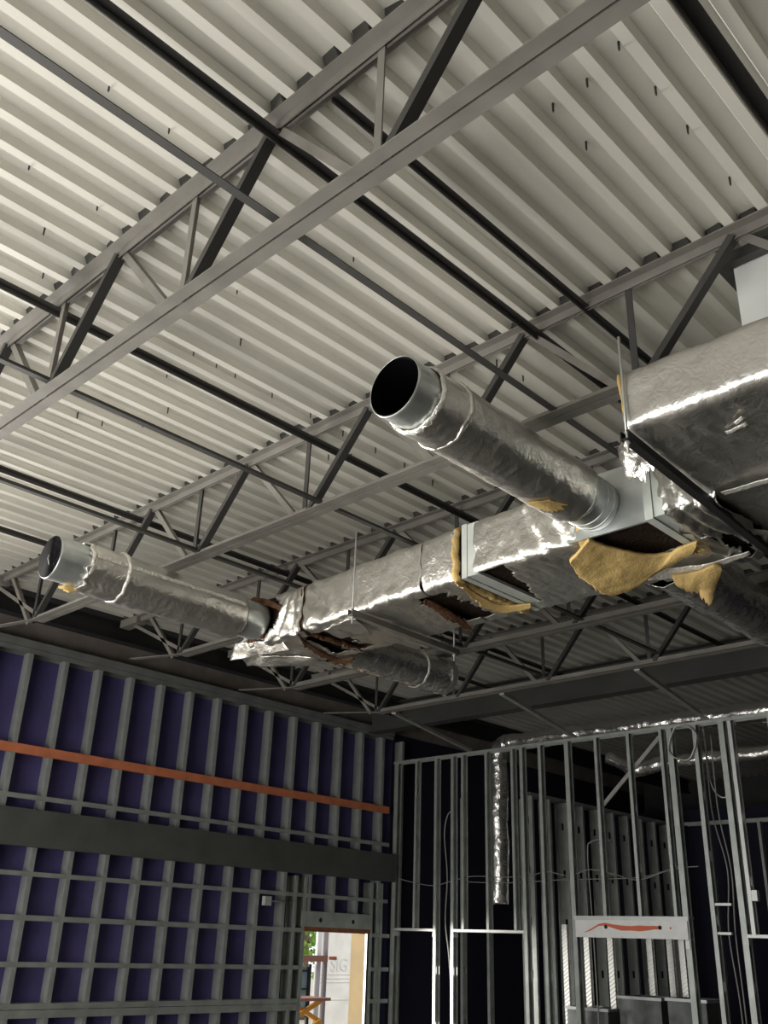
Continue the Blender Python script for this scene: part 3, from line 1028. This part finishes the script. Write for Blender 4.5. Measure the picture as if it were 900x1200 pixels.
flap([(-2.460, 4.652, 3.950), (-2.320, 4.592, 3.945), (-2.205, 4.618, 3.945), (-2.075, 4.658, 3.945), (-1.842, 4.656, 3.955)],
     [(-2.430, 4.662, 3.925), (-2.343, 4.697, 3.925), (-2.233, 4.715, 3.920), (-2.093, 4.709, 3.925), (-1.851, 4.695, 3.950)], 50, 10, 16, 0.014, trunk, 'tape', 'foil_flap', 0.004, 0, 0.2)
# crumpled foil standing up between the round branch and the big duct
flap([(-2.06, 3.78, 4.26), (-2.02, 3.72, 4.33), (-1.93, 3.70, 4.345), (-1.82, 3.72, 4.31)],
     [(-2.05, 3.86, 4.16), (-1.98, 3.84, 4.13), (-1.90, 3.84, 4.16), (-1.80, 3.86, 4.20)], 40, 30, 17, 0.06, trunk, 'foil3', 'foil_flap', 0.004, 0.0, 0.25)

# big duct
ZB = 4.02
big = thing('supply_duct', 'big foil-wrapped rectangular duct at the right edge, highest and widest', 'duct', (0.6, 4.0, ZB))
BX0, BX1, BYN, BYF = -1.72, 4.2, 3.2, 4.88
ZBT = 4.305
jacket(BX0, BX1, BYN, BYF, ZB, ZBT, 21, 0.011, big, 'foil2', None, 0.012, 0, None, 0.02)
bb = MB()
bb.box((BX0 + 0.035, BYN + 0.04, ZB + 0.04), (BX1, BYF - 0.04, ZBT - 0.04))
bb.build('duct_liner', M['wooldark'], big)
ec = MB()
ec.box((BX0 + 0.01, BYN + 0.03, ZB + 0.03), (BX0 + 0.03, BYF - 0.03, ZBT - 0.03))
ec.build('end_plate', M['galv'], big)
wool_rim([(BX0, BYN + 0.0, ZB + 0.08), (BX0 - 0.006, BYN - 0.004, ZBT - 0.02), (BX0, BYN + 0.1, ZBT + 0.005)], 0.012, 0.012, 22, big)
tp2 = MB().grid(lambda a, b: Vector((BX0 + 0.06 + a * (BX1 - BX0 - 0.06), 3.955 + 0.045 * b + 0.006 * noise.noise(Vector((a * 40, b, 3))), ZB - 0.034 - 0.006 * noise.noise(Vector((a * 90, b * 2, 1))))), 240, 4)
solid(tp2.build('tape_seam', M['tape'], big), 0.004, 0)
# foil scuffs on the bottom
for (xa, ya, la, s) in ((-1.40, 3.46, 0.10, 1), (-1.34, 3.40, 0.05, 2), (-0.97, 3.55, 0.05, 3)):
    sheet([(xa, ya, ZB - 0.014), (xa + la, ya - 0.02, ZB - 0.014), (xa + la, ya, ZB - 0.02), (xa, ya + 0.02, ZB - 0.02)], 10, 4, 30 + s, 0.012, big, 'tape', 'tape_patch', 0.003)

# pale drop duct from the roof to the big duct
dd = thing('drop_duct', 'smooth pale duct dropping from the roof deck onto the big foil duct', 'duct', (-0.7, 3.9, 4.31))
d_ = MB()
d_.box((-1.30, 3.56, 4.325), (-0.2, 4.5, 4.90))
d_.build('duct_wall', M['white'], dd)
MB().box((-1.36, 3.5, 4.86), (-0.15, 3.55, ZD - 0.002)).box((-1.36, 3.55, 4.86), (-1.305, 4.55, ZD - 0.002)).build('curb_angle', M['bridge'], dd)


# round branches along Y
def cyl(xc, zc, y0, y1, r, seed, amp, parent, m_, name, nang=64, res=0.014, jag=0.0, drape=0.0, t=0.003, keep=None):
    nu = max(3, int(abs(y1 - y0) / res))

    def fn(a, u):
        yy = y0 + a * (y1 - y0)
        th = 2 * math.pi * u
        c, s = math.cos(th), math.sin(th)
        q = (xc + c * r, yy, zc + s * r)
        rr = r + (wr(q, seed, amp) if amp else 0)
        if drape and s < 0:
            rr += drape * (-s) ** 2 * (0.6 + 0.5 * noise.noise(Vector((yy * 11, seed, 0)))) + drape * 0.55 * (-s) * noise.noise(Vector((yy * 34, th * 5, seed))) + drape * 0.25 * (-s) * noise.noise(Vector((yy * 80, th * 9, seed)))
        yj = yy
        if jag and a < 0.5:
            yj += jag * (1 - 2 * a) * noise.noise(Vector((c * 5, s * 5, seed)))
        return (xc + c * rr, yj, zc + s * rr)
    o = MB().grid(fn, nu, nang, keep, close=True).build(name, M[m_], parent)
    if t:
        solid(o, t, -1)
    return o


def ring_y(xc, zc, y, r, w_, m_, name, parent, seed=0, amp=0.004, thick=0.007):
    """raised band around a round duct"""
    pr_ = MB()
    nu, nv = 64, 8

    def fn(a, b):
        th = 2 * math.pi * a
        ph = 2 * math.pi * b
        rr = r + thick * math.sin(ph) + amp * noise.noise(Vector((math.cos(th) * 6, math.sin(th) * 6, seed)))
        yy = y + w_ / 2 * math.cos(ph) + amp * 2 * noise.noise(Vector((math.cos(th) * 3, math.sin(th) * 3, seed + 4)))
        return (xc + math.cos(th) * rr, yy, zc + math.sin(th) * rr)
    return pr_.grid(fn, nu, nv, close=True).build(name, M[m_], parent)


def inside(xc, zc, y0, y1, r, parent, m_='hollow'):
    mb = MB()
    n_ = 48
    vs = []
    for yy in (y0, y1):
        for k in range(n_):
            th = 2 * math.pi * k / n_
            vs.append((xc + math.cos(th) * r, yy, zc + math.sin(th) * r))
    fs = [(k, (k + 1) % n_, n_ + (k + 1) % n_, n_ + k) for k in range(n_)] + [tuple(range(n_, 2 * n_))]
    mb.add(vs, fs)
    mb.smooth = False
    return mb.build('dark_interior', M[m_], parent)


ZR = 4.15
b1 = thing('round_branch_duct', 'larger round foil-wrapped duct with open black end, centre of the ceiling', 'round duct', (-2.36, 3.2, ZR), 'round branch ducts')
XR = -2.375
RB = 0.1385
cyl(XR, ZR, 2.455, 2.72, RB, 0, 0, b1, 'galv', 'collar', t=0.003)
ring_y(XR, ZR, 2.465, RB, 0.018, 'galv', 'collar_bead', b1, 0, 0.0, 0.003)
inside(XR, ZR, 2.452, 3.3, RB - 0.004, b1)
cyl(XR, ZR, 2.60, 3.80, 0.153, 31, 0.009, b1, 'foil2', 'foil_jacket', jag=0.05, drape=0.010)
ring_y(XR, ZR, 2.605, 0.154, 0.035, 'tape', 'torn_foil_edge', b1, 3, 0.009, 0.009)
ring_y(XR, ZR, 2.78, 0.161, 0.03, 'foil', 'foil_band', b1, 5, 0.007, 0.009)
cyl(XR, ZR, 3.74, 4.03, 0.138, 0, 0, b1, 'galv', 'takeoff_collar', t=0.003)
for yv in (3.83, 3.93, 3.99):
    ring_y(XR, ZR, yv, 0.140, 0.022, 'galv', 'collar_bead', b1, 1, 0.0, 0.006)
flap([(XR - 0.05, 3.46, ZR - 0.166), (XR + 0.0, 3.48, ZR - 0.170), (XR + 0.05, 3.52, ZR - 0.162)],
     [(XR - 0.035, 3.58, ZR - 0.170), (XR + 0.02, 3.63, ZR - 0.172), (XR + 0.075, 3.63, ZR - 0.156)], 30, 14, 41, 0.006, b1, 'wool', 'insulation_patch', 0.004, 0, 0.5)

XR2 = -5.385
b2 = thing('round_branch_duct', 'smaller-looking round foil-wrapped duct with capped black end, at the left near the wall', 'round duct', (XR2, 3.4, ZR), 'round branch ducts')
cyl(XR2, ZR, 2.50, 2.80, RB, 0, 0, b2, 'galv', 'collar', t=0.003)
ring_y(XR2, ZR, 2.515, RB, 0.02, 'galv', 'collar_bead', b2, 0, 0.0, 0.003)
ring_y(XR2, ZR, 2.62, RB, 0.014, 'galv', 'collar_bead', b2, 0, 0.0, 0.003)
MB().tube([(XR2, 2.497, ZR), (XR2, 2.53, ZR)], RB - 0.002, 48).build('end_cap', M['hollow'], b2)
MB().tube([(XR2 + 0.02, 2.494, ZR - 0.06), (XR2 + 0.01, 2.485, ZR - 0.02), (XR2 + 0.0, 2.494, ZR + 0.01)], 0.004, 6).build('pull_wire', M['rod'], b2)
cyl(XR2, ZR, 2.71, 3.98, 0.154, 33, 0.008, b2, 'foil2', 'foil_jacket', jag=0.05, drape=0.014)
ring_y(XR2, ZR, 2.72, 0.154, 0.03, 'tape', 'torn_foil_edge', b2, 7, 0.010, 0.008)
ring_y(XR2, ZR, 2.98, 0.164, 0.03, 'tape', 'foil_band', b2, 8, 0.006, 0.011)
cyl(XR2, ZR, 3.92, 4.19, 0.136, 0, 0, b2, 'galv', 'takeoff_collar', t=0.003)
MB().grid(lambda a, b: Vector((XR2 + math.cos(0.25) * 0.166 + 0.0, 2.74 + a * 1.2, ZR + math.sin(0.25) * 0.166 + (b - 0.5) * 0.024)) + Vector((0.004, 0, 0)) * noise.noise(Vector((a * 60, b, 2))) + Vector((0, 0, 0.006)) * noise.noise(Vector((a * 25, 0, 5))), 120, 3).build('lap_seam', M['tape'], b2)
sheet([(XR2 - 0.12, 2.72, ZR - 0.10), (XR2 + 0.02, 2.72, ZR - 0.155), (XR2 + 0.0, 2.66, ZR - 0.185), (XR2 - 0.13, 2.66, ZR - 0.13)], 14, 8, 9, 0.014, b2, 'wool', 'torn_insulation', 0.008, 0.0, 0.4)

XR3 = -5.30
b3 = thing('round_branch_duct', 'dim round foil duct going away behind the trunk duct, ragged far end', 'round duct', (XR3, 5.6, ZR), 'round branch ducts')
cyl(XR3, ZR, 4.86, 6.18, 0.150, 35, 0.012, b3, 'foil3', 'foil_jacket', drape=0.012)
ring_y(XR3, ZR, 5.86, 0.158, 0.03, 'tape', 'foil_band', b3, 11, 0.006, 0.008)
cyl(XR3, ZR, 6.16, 6.24, 0.150, 36, 0.02, b3, 'foil', 'torn_foil_edge', jag=0.06)
inside(XR3, ZR, 6.2, 5.0, 0.125, b3)

XR4 = -2.44
b4 = thing('round_branch_duct', 'dark crumpled round foil duct below the big duct, leaving the frame at right', 'round duct', (XR4, 6.0, ZR), 'round branch ducts')
cyl(XR4, ZR - 0.02, 4.86, 7.6, 0.158, 37, 0.018, b4, 'foil3', 'foil_jacket', drape=0.02)
inside(XR4, ZR - 0.02, 7.6, 5.0, 0.125, b4)


# trapeze hangers
def trapeze(xa, xb_, y0, y1, z, ztop_near, ztop_far, label, m_):
    t = thing('trapeze_hanger', label, 'hanger', (xa, y0, z), 'trapeze hangers under the ducts')
    mb = MB()
    mb.prism((xa, y0, z), (xb_, y1, z), X, Z, [(-0.02, -0.04), (0.02, -0.04), (0.02, 0), (0.01, 0), (0.01, -0.004), (0.016, -0.004), (0.016, -0.036), (-0.016, -0.036), (-0.016, -0.004), (-0.01, -0.004), (-0.01, 0), (-0.02, 0)])
    mb.build('strut', M[m_], t)
    for (xx, yy, zt) in ((xa, y0 + 0.025, ztop_near), (xb_, y1 - 0.04, ztop_far)):
        r = MB().tube([(xx, yy, z - 0.09), (xx, yy, zt)], 0.006, 8).build('threaded_rod', M['rod'], t)
        MB().tube([(xx, yy, z - 0.055), (xx, yy, z - 0.041)], 0.013, 6).build('nut', M['rod'], r)


trapeze(-4.22, -4.26, 4.02, 5.16, 3.962, 4.52, 4.33, 'thin dark trapeze hanger with pale rod under the middle of the trunk duct', 'joist')
trapeze(-1.70, -1.78, 3.15, 5.02, 3.985, 4.47, 4.33, 'heavy black trapeze hanger with pale rod under the end of the big duct', 'black')

# ------------------------------------------------------------------ foil ducts behind the cross wall
fx = thing('flex_duct', 'vertical foil flex duct hanging behind the cross wall studs', 'flex duct', (-7.9, 10.35, 2.45))


def foil_run(pts, r, seed, amp, parent, name='foil_sleeve', m_='foil3', nang=28, res=0.02):
    pts = [Vector(p) for p in pts]
    P = []
    for i in range(len(pts) - 1):
        k = max(2, int((pts[i + 1] - pts[i]).length / res))
        P += [pts[i].lerp(pts[i + 1], j / k) for j in range(k)]
    P.append(pts[-1])
    mb = MB().tube(P, r, nang)
    out = []
    nn = nang
    for i, p in enumerate(P):
        for k in range(nn):
            v = Vector(mb.v[i * nn + k])
            d = v - p
            out.append(tuple(p + d * (1 + wr(v, seed, amp) / r)))
    mb.v = out
    return mb.build(name, M[m_], parent)


foil_run([(-7.58, 10.22, 4.46), (-7.74, 10.26, 4.44), (-7.80, 10.3, 4.30), (-7.81, 10.3, 3.4), (-7.84, 10.32, 2.50)], 0.115, 51, 0.022, fx)
foil_run([(-7.92, 10.32, 2.95), (-7.98, 10.32, 2.5)], 0.06, 52, 0.025, fx, 'torn_sleeve')
f2 = thing('foil_duct', 'horizontal foil duct lying along the top of the cross wall', 'foil duct', (-6, 10.25, 4.45))
foil_run([(-7.55, 10.22, 4.46), (-6.2, 10.22, 4.46), (-4.2, 10.22, 4.43), (-2.4, 10.2, 4.42)], 0.105, 53, 0.02, f2)
f3 = thing('foil_duct', 'dim foil duct with bright joints in the dark behind the coiled cable', 'foil duct', (-6, 11.6, 4.25))
foil_run([(-6.9, 11.6, 4.42), (-6.5, 11.6, 4.2), (-6.1, 11.6, 4.27), (-4.2, 11.6, 4.26), (-2.6, 11.6, 4.22)], 0.085, 54, 0.025, f3)
cb2 = MB().box((-4.22, 10.36, 4.34), (-3.85, 10.62, 4.50))
tag(cb2.build('sheet_metal_box', M['galv'], loc=(-4.1, 10.5, 4.34)), 'shiny sheet metal box on top of the cross wall at the right edge', 'metal box')
tag(MB().bar((-6.02, YS + 0.102, 3.54), (-5.17, YS + 0.102, 4.29), 0.018, 0.045).build('diagonal_brace', M['brace'], loc=(-6, YS + 0.1, 3.9)), 'pale diagonal brace across the back of the cross wall studs', 'brace')


def cable(pts, r, label, name='cable', group=None, m_='cable'):
    pts = [Vector(p) for p in pts]
    P = []
    for i in range(len(pts) - 1):
        p0, p1, p2, p3 = pts[max(i - 1, 0)], pts[i], pts[i + 1], pts[min(i + 2, len(pts) - 1)]
        for j in range(8):
            t = j / 8
            P.append(0.5 * ((2 * p1) + (p2 - p0) * t + (2 * p0 - 5 * p1 + 4 * p2 - p3) * t * t + (3 * p1 - p0 - 3 * p2 + p3) * t ** 3))
    P.append(pts[-1])
    o = MB().tube(P, r, 6).build(name, M[m_], loc=tuple(pts[0]))
    return tag(o, label, 'cable', group)


yc = YS + 0.05
cable([(-9.2, yc, 2.80), (-8.9, yc, 2.74), (-8.55, yc, 2.70), (-8.2, yc, 2.76), (-7.9, yc, 2.80), (-7.4, yc, 2.78), (-7.0, yc, 2.80), (-6.8, yc, 2.83), (-6.5, yc, 2.78), (-6.2, yc, 2.84), (-5.9, yc, 2.78), (-5.6, yc, 2.72), (-5.2, yc, 2.82), (-4.9, yc, 2.84)], 0.006, 'pale cable sagging through the cross wall studs, the upper wavy one')
cable([(-8.05, yc + 0.03, 2.74), (-7.6, yc + 0.03, 2.72), (-7.2, yc + 0.03, 2.72), (-6.6, yc + 0.03, 2.74), (-6.2, yc + 0.03, 2.74), (-5.8, yc + 0.03, 2.74), (-5.5, yc + 0.03, 2.76), (-5.1, yc + 0.03, 2.86)], 0.006, 'pale cable through the cross wall studs, the lower flatter one')
cable([(-8.22, yc, 3.62), (-8.33, yc, 3.55), (-8.38, yc, 3.3), (-8.33, yc, 2.8), (-8.36, yc, 2.3), (-8.30, yc, 1.9), (-8.25, yc, 1.4)], 0.009, 'pale cable drooping between two studs left of the flex duct')
cable([(-6.33, yc + 0.2, 0.0), (-6.34, yc + 0.2, 2.0), (-6.36, yc + 0.2, 3.0), (-6.3, yc + 0.2, 3.16), (-6.1, yc + 0.2, 3.18), (-6.03, yc + 0.2, 3.14)], 0.009, 'short pale cable bent over like a hook above the box header')
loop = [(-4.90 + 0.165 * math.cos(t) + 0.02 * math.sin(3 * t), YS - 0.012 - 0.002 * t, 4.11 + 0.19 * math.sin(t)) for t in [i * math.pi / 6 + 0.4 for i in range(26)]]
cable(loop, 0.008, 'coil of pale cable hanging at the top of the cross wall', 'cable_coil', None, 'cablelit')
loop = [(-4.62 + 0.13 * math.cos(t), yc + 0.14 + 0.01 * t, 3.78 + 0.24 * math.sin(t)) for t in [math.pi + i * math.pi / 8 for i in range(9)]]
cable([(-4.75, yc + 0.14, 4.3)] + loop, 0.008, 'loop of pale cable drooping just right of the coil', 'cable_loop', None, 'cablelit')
for i, (xa, xb_, lab) in enumerate(((-4.73, -4.66, 'left of the two'), (-4.66, -4.62, 'right of the two'))):
    cable([(xa, yc + 0.12, 4.2), (xa - 0.01, yc + 0.12, 3.4), (xb_ + 0.02, yc + 0.12, 2.8), (xa + 0.03, yc + 0.12, 2.2), (xb_, yc + 0.12, 1.5), (xb_, yc + 0.12, 0.3)], 0.008, lab + ' pale cables hanging straight down at the right of the cross wall')
for (xa, xb_, zc, lab) in ((-4.744, -4.57, 2.47, 'upper'), (-4.744, -4.6, 2.2, 'middle'), (-4.744, -4.5, 1.33, 'lowest')):
    tag(MB().box((xa, YS + 0.01, zc - 0.012), (xb_, YS + 0.05, zc + 0.012)).build('cable_bracket', M['studlit'], loc=(xa, YS, zc)), lab + ' small bright bracket holding the hanging cables at right', 'bracket', 'cable brackets')
tag(MB().box((-4.343, YS + 0.0, 2.5), (-4.285, YS + 0.06, 2.6)).build('outlet_box', M['studlit'], loc=(-4.25, YS, 2.5)), 'small bright electrical box on the stud at the right edge', 'outlet box')

# screw tips that poke through the deck
SCREWS = [(-2.601, 1.093), (-2.604, 1.367), (-2.337, 1.254), (-3.205, 1.084), (-3.559, 1.328), (-3.855, 1.482), (-3.189, 1.408), (-1.064, 2.228),
          (-1.264, 2.288), (-1.433, 2.546), (-1.423, 2.299), (-1.068, 2.49), (-1.069, 2.739), (-1.077, 3.106), (-3.57, 2.486), (-3.845, 2.376),
          (-3.844, 2.533), (-3.847, 2.669), (-3.857, 2.952), (-3.852, 3.255), (-2.616, 2.406), (-3.216, 2.193), (-4.148, 2.409), (-4.484, 2.647),
          (-4.973, 2.311), (-4.939, 2.465), (-4.748, 2.642), (-2.307, 2.269), (-2.314, 2.689), (-3.869, 3.548), (-4.062, 3.807), (-4.176, 3.711),
          (-3.869, 3.845), (-2.629, 3.766), (-2.652, 3.552), (-3.871, 4.128), (-3.895, 4.446)]
sm = MB().tube([(0, 0, 0.02), (0, 0, -0.04), (0, 0, -0.05)], [0.0045, 0.0045, 0.001], 6)
screw0 = None
for (sx, sy2) in SCREWS:
    # nearest upper flat of the deck
    kk = round((k0 - 0.0993 - sx) / pitch_)
    fx_ = k0 - 0.0993 - kk * pitch_
    sx2 = min(max(sx, fx_ - 0.035), fx_ + 0.035)
    if screw0 is None:
        o = screw0 = sm.build('screw', M['black'])
    else:
        o = screw0.copy()
        COL.objects.link(o)
    o.location = (sx2, sy2, 4.958)
    tag(o, 'small dark screw tip poking down through the ribbed roof deck', 'screw', 'screw tips through the roof deck')

# ------------------------------------------------------------------ outside, seen through the doorway
struct('ground', MB().box((-60, -20, -0.4), (-9.7, 60, -0.16)), M['ground'])
nb = thing('neighbouring_wall', 'pale wrapped wall with faded lettering outside the doorway', 'wall', (-15.2, 17, -0.15))
w_ = MB()
w_.box((-15.28, 14.1, -0.16), (-15.2, 22.0, 5.0))
w_.build('wrapped_face', M['outwall'], nb)
ln = MB()
for zz in (1.40, 1.33, 1.26, 0.95):
    ln.box((-15.2, 14.15, zz), (-15.193, 16.2, zz + 0.012))
ln.build('printed_line', M['inkgrey'], nb)
fc = bpy.data.curves.new('lettering', 'FONT')
fc.body = 'SIG'
fc.size = 0.34
fc.extrude = 0.002
fo = bpy.data.objects.new('lettering', fc)
COL.objects.link(fo)
fo.parent = nb
fo.location = Vector((-15.195, 14.42, 1.47)) - Vector(nb['_org'])
fo.rotation_euler = (math.pi / 2, 0, math.pi / 2)
fc.materials.append(M['inkgrey'])

sc_ = thing('scaffold', 'weathered post with red-brown rail and glazed panel outside the doorway', 'scaffold', (-12.5, 11.6, -0.16))
MB().box((-12.53, 11.70, -0.16), (-12.47, 11.76, 4.2)).build('post', M['steelpost'], sc_)
MB().box((-12.55, 11.55, -0.16), (-12.5, 11.64, 4.2)).build('post', M['white'], sc_)
MB().box((-12.5, 10.9, 1.70), (-12.42, 11.72, 1.79)).build('rail', M['redwood'], sc_)
MB().box((-12.46, 11.78, 1.73), (-12.40, 11.90, 1.78)).build('rail_end', M['orange'], sc_)
MB().box((-12.6, 10.9, 0.9), (-12.58, 11.43, 1.62)).build('glass_panel', M['teal'], sc_)
gm = MB().box((-12.58, 11.43, 0.7), (-12.54, 11.48, 1.66))
for zz in (1.56, 1.30, 1.02):
    gm.box((-12.575, 10.9, zz - 0.012), (-12.545, 11.43, zz + 0.012))
gm.build('glazing_frame', M['black'], sc_)

lf = thing('scissor_lift', 'yellow scissor lift arms low in the doorway', 'lift', (-11.9, 10.8, -0.16))
MB().box((-12.25, 10.3, -0.16), (-11.4, 11.2, 0.35)).build('base', M['yellow'], lf)
ar = MB()
for i in range(3):
    z0 = 0.35 + i * 0.28
    ar.bar((-11.8, 10.4, z0), (-11.8, 11.05, z0 + 0.28), 0.05, 0.06)
    ar.bar((-11.86, 11.05, z0), (-11.86, 10.4, z0 + 0.28), 0.05, 0.06)
ar.build('scissor_arms', M['yellow'], lf)
MB().box((-12.1, 10.35, 1.19), (-11.6, 11.05, 1.23)).build('platform', M['redwood'], lf)

tr = thing('tree', 'sunlit green tree far outside the doorway', 'tree', (-24, 21.6, -0.16))
MB().tube([(-24, 21.6, -0.16), (-24, 21.6, 2.2), (-24.1, 21.7, 4)], [0.2, 0.16, 0.1], 10).build('trunk', M['bark'], tr)
lv = MB()
rr = random.Random(3)
for i in range(1600):
    c = Vector((-24, 21.6, 2.9)) + Vector((rr.gauss(0, 1.1), rr.gauss(0, 1.3), rr.gauss(0, 0.9)))
    a = Vector((rr.uniform(-1, 1), rr.uniform(-1, 1), rr.uniform(-1, 1))).normalized() * 0.13
    b = a.cross(Vector((rr.uniform(-1, 1), rr.uniform(-1, 1), rr.uniform(-1, 1)))).normalized() * 0.08
    lv.add([c - a, c + b, c + a, c - b], [(0, 1, 2, 3)])
lv.build('foliage', M['leaf'], tr)

for o in bpy.data.objects:
    if '_org' in o:
        del o['_org']
